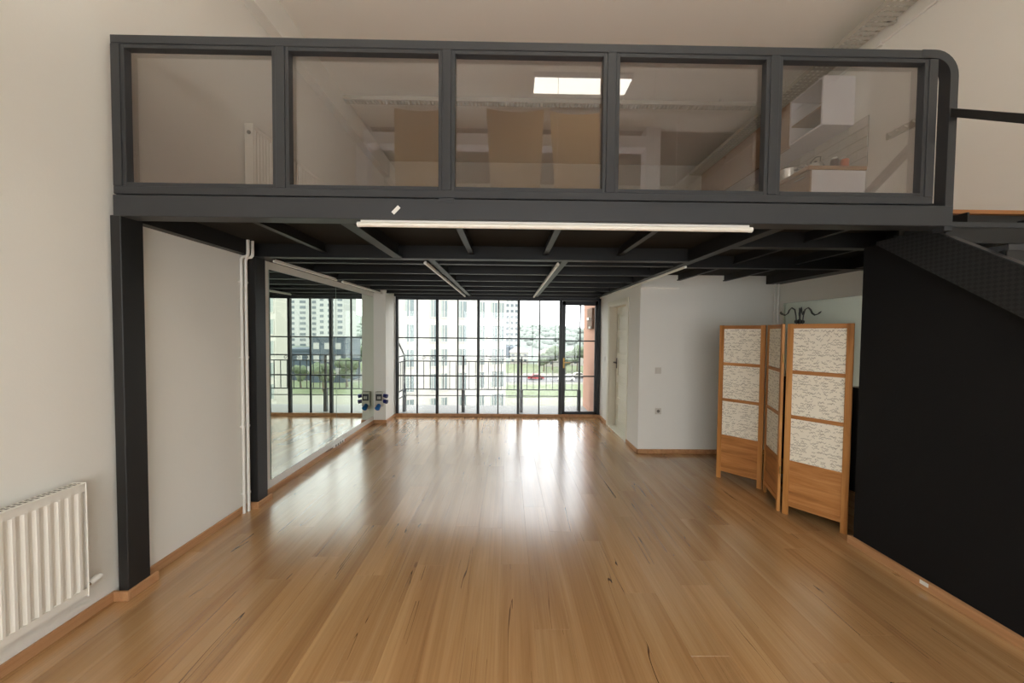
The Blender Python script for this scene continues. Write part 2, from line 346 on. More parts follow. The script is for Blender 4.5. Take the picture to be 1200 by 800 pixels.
# baseboards
def bb(name, segs, label): 
    m = MB()
    for (x0, x1, y0, y1) in segs: m.box(x0, x1, y0, y1, 0, .058)
    return struct(m.build(name, BASEB, bevel=.003), label)
bb('baseboard_left', [(XL, XL+.017, YFR, 1.985), (XL, XL+.017, 2.14, 3.035), (XL, XL+.017, 3.19, 5.885), (XL, -2.083, 5.883, 5.90), (-2.10, -2.083, 5.90, YW-.03)], 'warm brown wooden baseboard along the left wall')
bb('baseboard_post', [(XL, -2.211, 1.983, 2.0), (-2.228, -2.211, 2.0, 2.165), (XL, -2.211, 3.033, 3.05), (-2.228, -2.211, 3.05, 3.215)], 'wooden baseboard wrapped round the two black posts')
bb('baseboard_right', [(XR-.017, XR, YF-.017, 4.90), (XR-.017, XR, 5.90, YW-.03), (XR-.017, XE, YF-.017, YF)], 'wooden baseboard along the facing wall and door wall')
bb('baseboard_stair', [(XB-.03, XB, -.4, 2.56), (XB, XB+.1, 2.54, 2.555)], 'wide wooden baseboard along the black stair wall')
bb('baseboard_back', [(-2.08, XR, YW-.035, YW-.02)], 'thin wooden strip under the glazed wall')

# ------------------------------------------------------------------ glazed wall: four fixed bays + a glazed door
WX0, WX1, WZ1 = -2.085, 1.735, 2.235
xs = []
for px in (464.5, 512.5, 560.5, 607.5, 656.5): d = pixdir(px, 420); xs.append(d.x*YW/d.y)
xs[0] = WX0; WXD = xs[4]
win = thing('window_1', 'black steel window of four tall bays with small panes', None); tag(win, kind='structure')
m = MB().box(WX0, WXD, YW-.03, YW+.03, .0, .055).box(WX0, WXD, YW-.03, YW+.03, 2.185, WZ1+.07)
for i, xx in enumerate(xs[:4]): m.box(xx-.0 if i == 0 else xx-.024, xx+.045 if i == 0 else xx+.024, YW-.032, YW+.03, .05, 2.2)
m.build('frame', WFRAME, win, bevel=.002)
rowz = [.055, .765, 1.475, 2.185]
for i in range(4):
    a = xs[i]+(.045 if i == 0 else .024); b = xs[i+1]-.024; mid = (a+b)/2
    MB().box(mid-.012, mid+.012, YW-.015, YW+.015, .05, 2.19).build('glazing_bar', WFRAME, win)
    for z in rowz[1:3]: MB().box(a, b, YW-.016, YW+.016, z-.011, z+.011).build('glazing_bar', WFRAME, win)
    for c0, c1 in ((a, mid-.012), (mid+.012, b)):
        for r in range(3): MB().box(c0, c1, YW-.003, YW+.003, rowz[r]+(.011 if r else 0), rowz[r+1]-(.011 if r < 2 else 0)).build('pane', GLASSW, win)
dr = thing('door_1', 'black glazed balcony door with six small panes', None); tag(dr, kind='structure')
MB().box(WXD-.024, WXD+.03, YW-.034, YW+.034, 0, WZ1).box(WX1-.04, WX1, YW-.034, YW+.034, 0, WZ1).box(WXD, WX1, YW-.034, YW+.034, 2.19, WZ1+.07).box(WXD, WX1, YW-.034, YW+.034, 0, .02).build('frame', WFRAME, dr, bevel=.002)
a, b = WXD+.035, WX1-.045
leaf = MB().box(a, a+.055, YW-.028, YW+.02, .02, 2.185).box(b-.055, b, YW-.028, YW+.02, .02, 2.185).box(a, b, YW-.028, YW+.02, .02, .11).box(a, b, YW-.028, YW+.02, 2.105, 2.185).build('door_leaf', WFRAME, dr, bevel=.002)
a += .055; b -= .055; mid = (a+b)/2; rz = [.11, .775, 1.44, 2.105]
MB().box(mid-.011, mid+.011, YW-.018, YW+.012, .1, 2.11).build('glazing_bar', WFRAME, leaf)
for z in rz[1:3]: MB().box(a, b, YW-.019, YW+.013, z-.011, z+.011).build('glazing_bar', WFRAME, leaf)
for c0, c1 in ((a, mid-.011), (mid+.011, b)):
    for r in range(3): MB().box(c0, c1, YW-.006, YW, rz[r]+(.011 if r else 0), rz[r+1]-(.011 if r < 2 else 0)).build('pane', GLASSW, leaf)
hx = a-.028
MB().box(hx-.014, hx+.014, YW-.036, YW-.027, .93, 1.12).box(hx-.008, hx+.008, YW-.075, YW-.036, 1.03, 1.046).box(hx-.008, hx+.11, YW-.083, YW-.07, 1.03, 1.046).build('door_handle', BRASS, leaf)

# ------------------------------------------------------------------ panelled door
d2 = thing('door_2', 'cream panelled interior door in a pale casing', None); tag(d2, kind='structure')
cw = .07
MB().box(XR-.014, XR+.0, DY0-cw, DY0, 0, DZ+cw).box(XR-.014, XR+.0, DY1, DY1+cw, 0, DZ+cw).box(XR-.014, XR+.0, DY0, DY1, DZ, DZ+cw).build('casing', DOORP, d2, bevel=.003)
MB().box(XR, XR+.18, DY0, DY0+.02, 0, DZ).box(XR, XR+.18, DY1-.02, DY1, 0, DZ).box(XR, XR+.18, DY0+.02, DY1-.02, DZ-.02, DZ).box(XR-.005, XR+.18, DY0+.02, DY1-.02, 0, .02).build('jamb', CASING, d2)
lf = MB().box(XR+.12, XR+.16, DY0+.022, DY1-.022, .022, DZ-.022).build('door_leaf', DOORP, d2)
zz = .12
for hgt in (.30, .30, .30, .30, .30):
    m = MB(); y0, y1 = DY0+.12, DY1-.12
    m.box(XR+.104, XR+.12, y0, y1, zz, zz+.025).box(XR+.104, XR+.12, y0, y1, zz+hgt-.025, zz+hgt).box(XR+.104, XR+.12, y0, y0+.025, zz+.025, zz+hgt-.025).box(XR+.104, XR+.12, y1-.025, y1, zz+.025, zz+hgt-.025).box(XR+.108, XR+.12, y0+.06, y1-.06, zz+.06, zz+hgt-.06)
    m.build('raised_panel', DOORP, lf, bevel=.003); zz += hgt+.075
MB().box(XR+.108, XR+.12, DY1-.10, DY1-.05, 1.0, 1.17).box(XR+.06, XR+.108, DY1-.085, DY1-.065, 1.09, 1.11).box(XR+.055, XR+.072, DY1-.20, DY1-.065, 1.09, 1.11).build('door_handle', METALD, lf, bevel=.002)

# ================================================================== MEZZANINE
mz = thing('mezzanine', 'dark steel mezzanine with beams, joists and two posts', 'mezzanine')
ZB = 2.245
MB().box(XL, 2.60, 2.06, YW, ZD, 2.40).box(2.60, XE, 2.28, YW, ZD, 2.40).build('deck', [DECK], mz)
MB().box(XL, 2.60, 2.09, YW, 2.40, 2.432).box(2.60, XE, 2.27, YW, 2.405, 2.432).build('gallery_floor', PLATE, mz)
MB().box(-2.265, 2.62, YM, YM+.1, ZB, ZD).build('front_beam', STEEL, mz, bevel=.003)
for yy in (2.003, 3.05): MB().box(-2.287 if yy < 3 else XL, -2.228, yy, yy+.125, 0.0, 2.25).build('post', STEELD, mz, bevel=.003)
m = MB().box(XL, -2.24, 2.1, 3.05, ZB, ZD); m.build('edge_beam', STEELD, mz)
MB().box(XL, -2.19, 3.13, YW, ZB+.01, ZD).build('edge_beam', STEELD, mz)
def ibeam(name, x0, x1, y0, y1, zb, along):
    m = MB(); t = .012
    if along == 'y': c = (x0+x1)/2; m.box(x0, x1, y0, y1, zb, zb+t).box(c-.006, c+.006, y0, y1, zb+t, ZD)
    else: c = (y0+y1)/2; m.box(x0, x1, y0, y1, zb, zb+t).box(x0, x1, c-.006, c+.006, zb+t, ZD)
    return m.build(name, STEELD, mz)
ibeam('cross_beam', -2.24, 1.62, 3.05, 3.13, ZB-.003, 'x')
for xx in (-.98, 1.66): ibeam('main_beam', xx-.04, xx+.04, 2.1, 3.05 if xx < 0 else YW, ZB, 'y')
for xx in (-1.62, -.33, .33, .99): ibeam('joist', xx-.022, xx+.022, 2.1, 3.05, 2.285, 'y')
for xx in (-.705, .52): ibeam('main_beam', xx-.03, xx+.03, 3.13, YW, ZB+.003, 'y')
for yy in (3.38, 3.93, 4.46, 4.96, 5.48, 5.98): 
    for x0, x1 in ((-2.19, -.735), (-.675, .49), (.55, 1.62)): ibeam('joist', x0, x1, yy-.05, yy, ZB+.006, 'x')
for yy in (2.53, 3.33): ibeam('cross_beam', 1.70, XE, yy, yy+.07, ZB, 'x')
for xx in (2.236, 2.846): ibeam('joist', xx-.02, xx+.02, 2.1, YF, 2.29, 'y')
MB().box(3.40, XE, 2.1, YF, 2.255, ZD).build('edge_beam', STEELD, mz)
MB().box(-2.19, XR, 6.33, YW, 2.24, ZD).build('edge_beam', STEELD, mz)
# bracket plate and sticker on the front beam
MB().box(-.405, -.315, YM-.004, YM, 2.345, 2.368).build('bracket', STEEL, mz)
m = MB(); c = Vector((-.6515, YM-.0015, 2.2975)); ux = Vector((math.cos(.80), 0, math.sin(.80))); uz = Vector((-ux.z, 0, ux.x))
m.obox(c, ux*.027, Vector((0, .001, 0)), uz*.0105); tag(m.build('sticker', WHITE, mz), 'small white paper sticker')

# ------------------------------------------------------------------ glass railing on the mezzanine edge
rl = thing('glass_railing', 'anthracite steel railing with five glass panels and rounded end', 'railing')
px_l = (143, 336, 528, 721, 912); px_r = (319, 518.2, 712.7, 904, 1081.8)
ZR0, ZR1 = 2.372, 3.262
def xat(px, py=140, Y=YM): d = pixdir(px, py); return d.x*Y/d.y
ol = [(xat(a)+.0, xat(b)) for a, b in zip(px_l, px_r)]
ol[0] = (-2.20, ol[0][1])
MB().box(-2.265, 2.42, YM+.004, YM+.056, ZR1-.048, ZR1).build('top_rail', STEEL, rl, bevel=.003)
MB().box(-2.265, 2.50, YM+.004, YM+.056, ZR0, ZR0+.045).build('bottom_rail', STEEL, rl, bevel=.003)
edges = [-2.265]+[(ol[i][1]+ol[i+1][0])/2 for i in range(4)]+[2.50]
for i, xx in enumerate(edges):
    a, b = (xx, xx+.05) if i == 0 else ((xx-.05, xx) if i == 5 else (xx-.026, xx+.026))
    MB().box(a, b, YM+.004, YM+.056, ZR0+.045, ZR1-.048 if i < 5 else ZR1-.05).build('mullion', STEEL, rl, bevel=.002)
for i, (a, b) in enumerate(ol):
    a = edges[i]+(.05 if i == 0 else .026); b = edges[i+1]-(.05 if i == 4 else .026)
    t = .022; z0, z1 = ZR0+.045, ZR1-.048
    pf = MB().box(a, a+t, YM+.009, YM+.05, z0, z1).box(b-t, b, YM+.009, YM+.05, z0, z1).box(a+t, b-t, YM+.009, YM+.05, z0, z0+t).box(a+t, b-t, YM+.009, YM+.05, z1-t, z1).build('pane_frame', STEEL, rl, bevel=.002)
    MB().box(a+t-.004, b-t+.004, YM+.046, YM+.050, z0+t-.004, z1-t+.004).build('glass_pane', GLASSR, pf)
# rounded end tube: from the top rail over the corner and down to the beam
pts = [(2.40, ZR1-.024)]
for k in range(9):
    a = math.pi/2*(1-k/8); pts.append((2.475+.12*math.cos(a), ZR1-.144+.12*math.sin(a)))
pts.append((2.595, 2.22))
m = MB(); hw = .024; prev = None; vs = []
for i, (px_, pz_) in enumerate(pts):
    p0 = pts[max(i-1, 0)]; p1 = pts[min(i+1, len(pts)-1)]; tx, tz = p1[0]-p0[0], p1[1]-p0[1]; l = math.hypot(tx, tz); nx, nz = -tz/l, tx/l
    for s, yy in ((1, YM+.002), (1, YM+.058), (-1, YM+.058), (-1, YM+.002)): vs.append((px_+nx*hw*s, yy, pz_+nz*hw*s))
n = len(pts)
m.add(vs, [(i*4+k, i*4+(k+1) % 4, (i+1)*4+(k+1) % 4, (i+1)*4+k) for i in range(n-1) for k in range(4)]+[(3, 2, 1, 0), tuple(range(n*4-4, n*4))])
m.build('end_post', STEEL, rl, smooth=True)

# ------------------------------------------------------------------ staircase
st = thing('staircase', 'dark steel staircase climbing to the mezzanine with chequer plate stringers', 'stairs', (0, 0, 0))
def sy(zoff): return [(2.42, 2.255+zoff), (-.60, zst(-.60)+zoff)]
for nm, x0 in (('stringer', 2.60), ('stringer', 3.54)):
    MB().prism([(2.40, 2.235), (2.40, 2.258), (2.10, 2.258), (2.0, 2.18), (-.62, 2.18-2.62*.757), (-.62, 0), (-.50, 0.0)], 'x', x0, x0+.035).build(nm, DPLATE if x0 < 3 else STEELD, st)
MB().prism([(2.0, 2.18), (2.0, 2.187), (-.62, 2.187-2.62*.757), (-.62, 2.18-2.62*.757)], 'x', 2.595, 2.640).build('stringer_lip', STEEL, st)
for k in range(1, 12):
    yk, zk = 2.30-.26*k, 2.485-.2*k
    MB().box(2.636, 3.54, yk, yk+.285, zk-.03, zk).build('tread', STEEL, st)
    MB().box(2.636, 3.54, yk+.004, yk+.012, zk-.125, zk-.03).build('riser', STEELD, st)
MB().box(2.602, XE, 2.262, 2.275, 2.26, 2.405).build('riser', STEELD, st)
MB().box(2.60, XE, 2.245, 2.285, 2.409, 2.434).build('nosing', PLATE, st)
hr0, hr1 = Vector((2.60, 2.03, 2.925)), Vector((2.60, -.55, 2.925-2.58*.737))
m = MB(); d = (hr1-hr0).normalized(); m.obox((hr0+hr1)/2, (.02, 0, 0), (hr1-hr0)/2, Vector((0, -d.z, d.y))*.02); m.build('handrail', STEELD, st)
for yy in (.9, -.4): MB().box(2.585, 2.615, yy-.015, yy+.015, 2.18-(2-yy)*.757, 2.925-(2.03-yy)*.737-.01).build('baluster', STEELD, st)

# ================================================================== LAMPS
def tubelamp(label, p0, p1, r=.014, vert=False, group=None):
    p0, p1 = Vector(p0), Vector(p1)
    t = thing('tube_lamp', label, 'lamp', group=group)
    t.location = (p0+p1)/2; d = (p1-p0)/2; dn = d.normalized()
    m = MB().tube([-d+dn*.012, d-dn*.012], r, 10); m.build('tube', TUBE, t, smooth=True)
    for s in (-1, 1): MB().tube([d*s-dn*s*.016, d*s], r*1.1, 10).build('end_cap', WHITE, t)
    side = Vector((-dn.y, dn.x, 0))
    MB().obox((0, 0, r+.004), dn*(d.length-.02), side*(r*.6), (0, 0, .006)).build('housing', WHITE, t)
    return t
tubelamp('long white unlit tube lamp under the front mezzanine beam', (-.885, YM+.03, 2.222), (1.445, YM+.03, 2.218), .0145)
tubelamp('thin white tube lamp under the main beam facing the window bays of the pale block', (-.765, 3.16, 2.225), (-.765, 6.1, 2.225), .012)
tubelamp('thin white tube lamp under the main beam pointing at the bay beside the balcony door', (.46, 3.16, 2.225), (.46, 6.1, 2.225), .012)
tubelamp('thin tube lamp above the mirror wall, nearer the second black post', (-2.165, 3.2, 2.232), (-2.165, 4.35, 2.232), .011)
tubelamp('thin tube lamp above the mirror wall, ending at the window', (-2.165, 4.5, 2.232), (-2.165, 6.25, 2.232), .011)
tubelamp('thin tube lamp running along the top of the door wall', (1.69, 3.25, 2.232), (1.69, 6.25, 2.232), .011)
# LED ceiling panel above the camera (seen reflected in the railing glass)
for (lx, ly), lb, g_ in [((.887, -.23), 'lit rectangular white panel lamp on the ceiling beside the kraft sheets', None)]:
    pn = thing('ceiling_panel_light', lb, 'lamp', (lx, ly, 4.66), group=g_)
    MB().box(-.6, .6, -.15, .15, 0, .06).build('housing', PANELF, pn)
    MB().box(-.585, .585, -.135, .135, -.004, -.0005).build('diffuser', GLOW, pn)

# added fill panels, unseen behind the camera, to brighten the front room
for lx, lb in ((-1.35, 'added fill light panel near the left wall behind the kraft sheets'), (.35, 'added fill light panel in the middle of the front room'), (1.9, 'added fill light panel next to the staircase')):
    pn = thing('fill_panel', lb, 'lamp', (lx, -.85, 2.5), group='added fill panels')
    MB().box(-.6, .6, -.15, .15, 0, .05).build('housing', PANELF, pn)
    MB().box(-.585, .585, -.135, .135, -.004, -.0005).build('diffuser', GLOWH, pn)
    for sx in (-.5, .5): MB().tube([(sx, 0, .054), (sx, 0, ZC-2.5)], .003, 6).build('cable', WHITE, pn)

for lx, lb in ((-1.0, 'added unseen uplight on the radiator side of the front room'), (1.0, 'added unseen uplight on the staircase side of the front room')):
    pn = thing('fill_uplight', lb, 'lamp', (lx, .5, 2.85))  # added fill light above the view, aimed up to brighten the ceiling
    MB().box(-.6, .6, -.12, .12, 0, .05).build('housing', PANELF, pn)
    MB().box(-.585, .585, -.105, .105, .0505, .054).build('diffuser', GLOWU, pn)
    for sx in (-.5, .5): MB().tube([(sx, 0, .054), (sx, 0, ZC-2.85)], .002, 6).build('cable', WHITE, pn)

# ================================================================== LEFT WALL THINGS
def mirror(label, y0, y1, wallx, s, z0, z1, group=None):
    t = thing('wall_mirror', label, 'mirror', group=group)
    xa, xb = (wallx, wallx+.006*s)
    MB().box(min(xa, xb), max(xa, xb), y0, y1, z0, z1).build('backing', MEDGE, t)
    xc = xb+.0006*s
    MB().box(min(xb, xc), max(xb, xc), y0+.002, y1-.002, z0+.002, z1-.002).build('mirror_glass', MIRROR, t)
    return t
mirror('large frameless wall mirror next to the second black post', 3.333, 4.606, XL, 1, .135, 2.18)
mirror('large frameless wall mirror ending at the window corner', 4.612, 5.885, XL, 1, .135, 2.18)
mirror('wall mirror behind the folding screen on the outer wall', 2.7, 4.40, XE, -1, 1.07, 2.0)
tag(B(XE-.03, XE, 2.66, 4.42, .0, 1.06).build('wall_panel', BLACKW), 'black dado panel under the mirror behind the folding screen', 'panel')

def radiator(label, y0, y1, z0, z1, xw):
    """panel radiator on the left wall: ridged face, top grille, side plates"""
    t = thing('radiator', label, 'radiator', (xw, y0, z0)); L = y1-y0; Hh = z1-z0; xb, xf = .035, .10
    m = MB(); n = int(round((L-.03)/.0395)); pitch = (L-.03)/n; prof = []
    for i in range(n):
        b0 = .015+i*pitch
        prof += [(b0, xf-.012), (b0+pitch*.18, xf-.012), (b0+pitch*.36, xf), (b0+pitch*.64, xf), (b0+pitch*.82, xf-.012)]
    prof.append((L-.015, xf-.012)); k = len(prof)
    zs = (.05, Hh-.045)
    vs = [(x_, y_, z_) for z_ in zs for y_, x_ in prof]
    fs = [(i, i+1, k+i+1, k+i) for i in range(k-1)]
    m.add(vs, fs)
    # flat bands above and below closing the ridges
    for za, zb, row_ in ((.012, .05, 0), (Hh-.012, Hh-.045, 1)):
        o = len(m.v); m.add([(xf-.004, .004, za), (xf-.004, L-.004, za), (xf-.004, L-.004, zb), (xf-.004, .004, zb)], [(0, 1, 2, 3)])
    for i in range(k-1):
        for zi, z_ in ((0, .05), (1, Hh-.045)):
            a, b = prof[i], prof[i+1]; m.add([(a[1], a[0], z_), (b[1], b[0], z_), (xf-.004, b[0], z_), (xf-.004, a[0], z_)], [(0, 1, 2, 3)])
    m.build('front_panel', RADI, t)
    B(xb, xf-.02, .006, L-.006, .012, Hh-.012).build('body', RADI, t)
    for ya, yb in ((0, .006), (L-.006, L)): MB().box(xb-.01, xf, ya, yb, 0.0, Hh).build('side_plate', RADI, t, bevel=.002)
    g = MB().box(xb-.005, xf-.002, .006, L-.006, Hh-.010, Hh-.004).build('top_grille', RADI, t)
    s = MB(); ng = int(L/.02)
    for i in range(ng):
        for xx in (xb+.006, xb+.026): s.box(xx, xx+.014, .012+i*.02, .022+i*.02, Hh-.004, Hh-.0032)
    s.build('grille_slot', GRILLE, g)
    for yy in (.15, L-.15): MB().box(0, xb, yy-.02, yy+.02, .1, Hh-.1).build('bracket', RADI, t)
    return t
r1 = radiator('white ridged panel radiator low on the left wall beside the front post', .60, 1.805, .178, .79, XL)
v = MB().tube([(.068, 1.2, .05), (.068, 1.228, .05)], .012, 10).tube([(.068, 1.218, .05), (.0, 1.218, .05)], .009, 8).build('valve', CHROME, r1, smooth=True)
MB().tube([(.068, 1.228, .05), (.068, 1.234, .052), (.068, 1.272, .058), (.068, 1.282, .06)], [.013, .018, .018, .011], 12).build('thermostat_head', WHITE, v, smooth=True)
r2 = radiator('white ridged radiator up on the mezzanine behind the railing glass', 3.02, 4.32, 2.56, 3.38, XL)
MB().tube([(.065, -.006, .74), (.065, .0, .74)], .016, 12).build('plug', METALD, r2)

# pipes by the second post
for i, (yy, xx) in enumerate(((2.965, -2.285), (3.002, -2.275))):
    m = MB().tube([(xx, yy, .0), (xx, yy, 2.195), (xx+.01, yy, 2.22), (xx+.045, yy, 2.225), (xx+.058, yy, 2.24), (xx+.06, yy, 2.27), (xx+.06, yy, ZD)], .0125, 10)
    t = tag(m.build('heating_pipe', WHITE, None, smooth=True), ('white heating pipe set away from the second black post', 'white heating pipe close against the second black post')[i], 'pipe', 'pair of heating pipes')
    for z in (.16, .75, 1.35, 2.0):
        c = MB().tube([(xx, yy, z), (xx, yy, z+.016)], .0165, 10).box(XL, xx, yy-.006, yy+.006, z+.002, z+.014).build('pipe_clip', WHITE, t)

# industrial socket box on the pilaster
bxc = xat(446.5, 466, 5.90); bz = .405
t = thing('socket_box', 'pale grey industrial socket box with blue outlets beside the mirror', 'socket', (bxc, 5.90, bz))
MB().box(-.075, .06, -.075, 0, -.10, .15).build('body', GREYP, t, bevel=.006)
MB().box(-.06, .045, -.081, -.075, .0, .115).build('breaker_window', BLACKP, t)
for i in range(3): MB().box(-.03+i*.02, -.018+i*.02, -.086, -.081, .03, .075).build('breaker', GREYP, t)
MB().tube([(-.012, -.06, -.08), (-.012, -.14, -.12)], [.036, .042], 14).build('blue_outlet', BLUE, t, smooth=True)
for z in (.085, -.01): MB().tube([(.055, -.04, z), (.125, -.055, z-.012)], [.03, .036], 14).build('side_outlet', NAVY, t, smooth=True)
MB().tube([(-.06, -.02, -.1), (-.055, -.018, -.2), (-.075, -.015, -.3), (-.07, -.012, -.385)], .004, 6).build('cable', WHITE, t)
# power strip on the baseboard under the mirror seam
t = thing('power_strip', 'white multi socket power strip lying on the baseboard below the mirrors', 'power strip', (XL+.012, 4.62, .058))
MB().box(-.012, .04, -.16, .14, 0, .04).build('body', WHITE, t, bevel=.004)
for i in range(4): MB().tube([(.04, -.12+i*.06, .02), (.042, -.12+i*.06, .02)], .017, 10).build('socket', GRILLE, t)
MB().box(.039, .045, .115, .133, .008, .03).build('switch', RED, t)
MB().tube([(.02, -.16, .01), (.03, -.24, .006), (.01, -.33, .004)], .004, 6).build('cable', BLACKP, t)
# switches
def wallplate(label, loc, face, sockets=False, s=.082):
    t = thing('wall_socket' if sockets else 'light_switch', label, 'socket' if sockets else 'switch', loc)
    h = s/2
    if face == 'y':
        MB().box(-h, h, -.009, 0, -h, h).build('plate', SWITCH, t, bevel=.003)
        if sockets:
            MB().tube([(0, -.0095, 0), (0, -.009, 0)], .021, 14).build('socket_well', GRILLE, t)
        else:
            for k in (-1, 1): MB().box(k*.017-.015, k*.017+.015, -.0115, -.009, -.028, .028).build('rocker', SWITCH, t)
    else:
        MB().box(-.009, 0, -h, h, -h, h).build('plate', WHITE, t, bevel=.003)
        MB().box(-.0115, -.009, -.028, .028, -.028, .028).build('rocker', WHITE, t)
wallplate('square ivory switch plate on the facing wall', (1.992, YF, 1.107), 'y')
wallplate('square ivory wall socket low on the facing wall', (2.003, YF, .567), 'y', True)
wallplate('small white light switch beside the panelled door', (XR, 4.752, 1.097), 'x')
wallplate('small white switch plate between the balcony door and the panelled door', (XR, 6.08, 1.14), 'x')
tag(MB().obox((XB-.0312, 2.07, .042), (.0012, 0, 0), (0, .022, 0), (0, 0, .012)).build('price_sticker', WHITE), 'tiny white sticker on the baseboard of the black wall', 'sticker')
# pipes in the corner behind the screen
for xx, lb in ((3.50, 'pale corner pipe standing clear of the mirror wall'), (3.545, 'pale corner pipe tight against the mirror wall')): tag(MB().tube([(xx, YF-.03, 0), (xx, YF-.03, ZD)], .014, 10).build('corner_pipe', WHITE, None, smooth=True), lb, 'pipe', 'corner pipes')

# ================================================================== FOLDING SCREEN
fs_ = thing('folding_screen', 'three panel folding screen of orange pine with script print cloth', 'screen')
def panel(p0, p1, first):
    p0, p1 = Vector((*p0, 0)), Vector((*p1, 0)); d = (p1-p0); W = d.length; ang = math.atan2(d.y, d.x)
    T = .011; Hs = 1.692; sw = .043
    q = link('panel', None, fs_); q.location = p0; q.rotation_euler = (0, 0, ang)
    a, b = .003, W-.003
    for x0, x1 in ((a, a+sw), (b-sw, b)): MB().box(x0, x1, -T, T, 0, Hs).build('stile', SCRW, q, bevel=.002)
    for z0, z1 in ((1.652, 1.690), (1.255, 1.287), (.862, .894), (.475, .490), (.082, .125)): MB().box(a+sw, b-sw, -T+.001, T-.001, z0, z1).build('rail', SCRB, q, bevel=.0015)
    MB().box(a+sw, b-sw, -T*.45, T*.45, .125, .475).build('board', SCRB, q)
    for z0, z1 in ((1.287, 1.652), (.894, 1.255), (.490, .862)):
        o = MB().box(-(b-a-2*sw)/2, (b-a-2*sw)/2, -T*.3, T*.3, z0-(z0+z1)/2, z1-(z0+z1)/2).build('cloth_insert', CLOTH, q); o.location = ((a+b)/2, 0, (z0+z1)/2)
    return q
A_, B_, C_, D_ = (2.349, 3.758), (2.640, 3.432), (2.470, 3.000), (2.735, 2.655)
def off(p, dx, dy): return (p[0]+dx, p[1]+dy)
panel(A_, off(B_, -.006, .012), 1); panel(off(B_, -.004, -.012), off(C_, -.010, .012), 2); panel(off(C_, .002, -.010), D_, 3)
for z in (.35, 1.35):
    MB().tube([(B_[0]+.008, B_[1], z), (B_[0]+.008, B_[1], z+.07)], .005, 8).build('hinge', BRASS, fs_)
    MB().tube([(C_[0]-.016, C_[1], z), (C_[0]-.016, C_[1], z+.07)], .005, 8).build('hinge', BRASS, fs_)

# coat stand behind the screen
cs = thing('coat_stand', 'dark metal coat stand with curved hooks behind the folding screen', 'coat stand', (3.12, 3.62, 0))
MB().tube([(0, 0, .0), (0, 0, 1.76)], .014, 10).build('pole', BLACKP, cs, smooth=True)
MB().lathe((0, 0, 0), [(.19, 0), (.19, .012), (.05, .03), (.016, .04)], 24).build('base', BLACKP, cs, smooth=True)
MB().tube([(-.04, 0, 1.735), (.04, 0, 1.735)], .02, 10).build('hub', BLACKP, cs, smooth=True)
for i, (a, s) in enumerate(((0, 1.), (.9, .7), (2.2, .8), (3.2, 1.), (4.2, .7), (5.4, .8))):
    ca, sa = math.cos(a), math.sin(a); prof = [(.03, 1.70), (.04, 1.80), (.055, 1.865), (.09, 1.885), (.115, 1.86), (.13, 1.825), (.16, 1.805), (.20, 1.82), (.215, 1.84)]
    MB().tube([(r*s*ca, r*s*sa, z) for r, z in prof],   .0048, 8).build('hook', HOOKM, cs, smooth=True)

# ================================================================== MEZZANINE KITCHEN
ZK = 2.432; YK0 = 3.425
for i in range(4):
    y0, y1 = YK0+i*.6, YK0+(i+1)*.6-.002
    t = thing('base_cabinet', ('white sided wooden base cabinet at the end of the kitchen run' if i == 0 else 'wooden fronted base cabinet under the worktop, %s from the white end' % ('second', 'third', 'fourth')[i-1]), 'cabinet', (0, y0, ZK), group='mezzanine base cabinets')
    MB().box(3.03, 3.575, 0, .598, .08, .815).build('body', KWHITE, t)
    MB().box(3.08, 3.575, .01, .588, 0, .08).build('plinth', KWHITE, t)
    d_ = MB().box(3.012, 3.03, .003, .595, .085, .812).build('door', TWOOD, t)
    MB().box(2.995, 3.012, .05, .17, .76, .77).build('handle', CHROME, d_)
tag(MB().box(2.985, 3.578, YK0-.01, YK0+2.4, ZK+.817, ZK+.855).build('worktop', WTOP, bevel=.003), 'wood grain kitchen worktop along the mezzanine wall', 'worktop')
ZW = ZK+.855
UZ0, UZ1 = 3.775, 4.275
t = thing('wall_cabinet', 'white open shelf wall cabinet at the end of the upper row', 'cabinet', (0, 3.56, 0))
MB().box(3.24, 3.575, 0, .018, UZ0, UZ1).build('side_panel', KWHITE, t); MB().box(3.24, 3.575, .40, .418, UZ0, UZ1).build('side_panel', KWHITE, t)
MB().box(3.24, 3.575, .018, .40, UZ0, UZ0+.018).build('bottom', KWHITE, t); MB().box(3.24, 3.575, .018, .40, UZ1-.018, UZ1).build('top', KWHITE, t)
MB().box(3.565, 3.575, .018, .40, UZ0+.018, UZ1-.018).build('back', TWOOD, t); MB().box(3.25, 3.565, .018, .40, UZ0+.20, UZ0+.215).build('shelf', TWOOD, t)
for i in range(3):
    y0 = 3.98+i*.6
    t = thing('wall_cabinet', 'wooden fronted wall cabinet, %s after the open shelf unit' % ('first', 'second', 'third')[i], 'cabinet', (0, y0, 0), group='wooden wall cabinets')
    MB().box(3.255, 3.575, 0, .598, UZ0, UZ1).build('body', KWHITE, t)
    MB().box(3.238, 3.255, .002, .596, UZ0-.02, UZ1).build('door', TWOOD, t)
tag(MB().box(3.32, 3.50, 3.66, 3.86, UZ0+.2155, UZ0+.265).build('storage_box', WTOP, bevel=.004), 'flat brown box on the upper shelf', 'box')
tag(MB().lathe((3.42, 3.78, UZ0+.266), [(.03, 0), (.07, .05), (.075, .055), (.065, .05), (.0, .01)], 16).build('bowl', KWHITE, smooth=True), 'white bowl on the flat brown box', 'bowl')
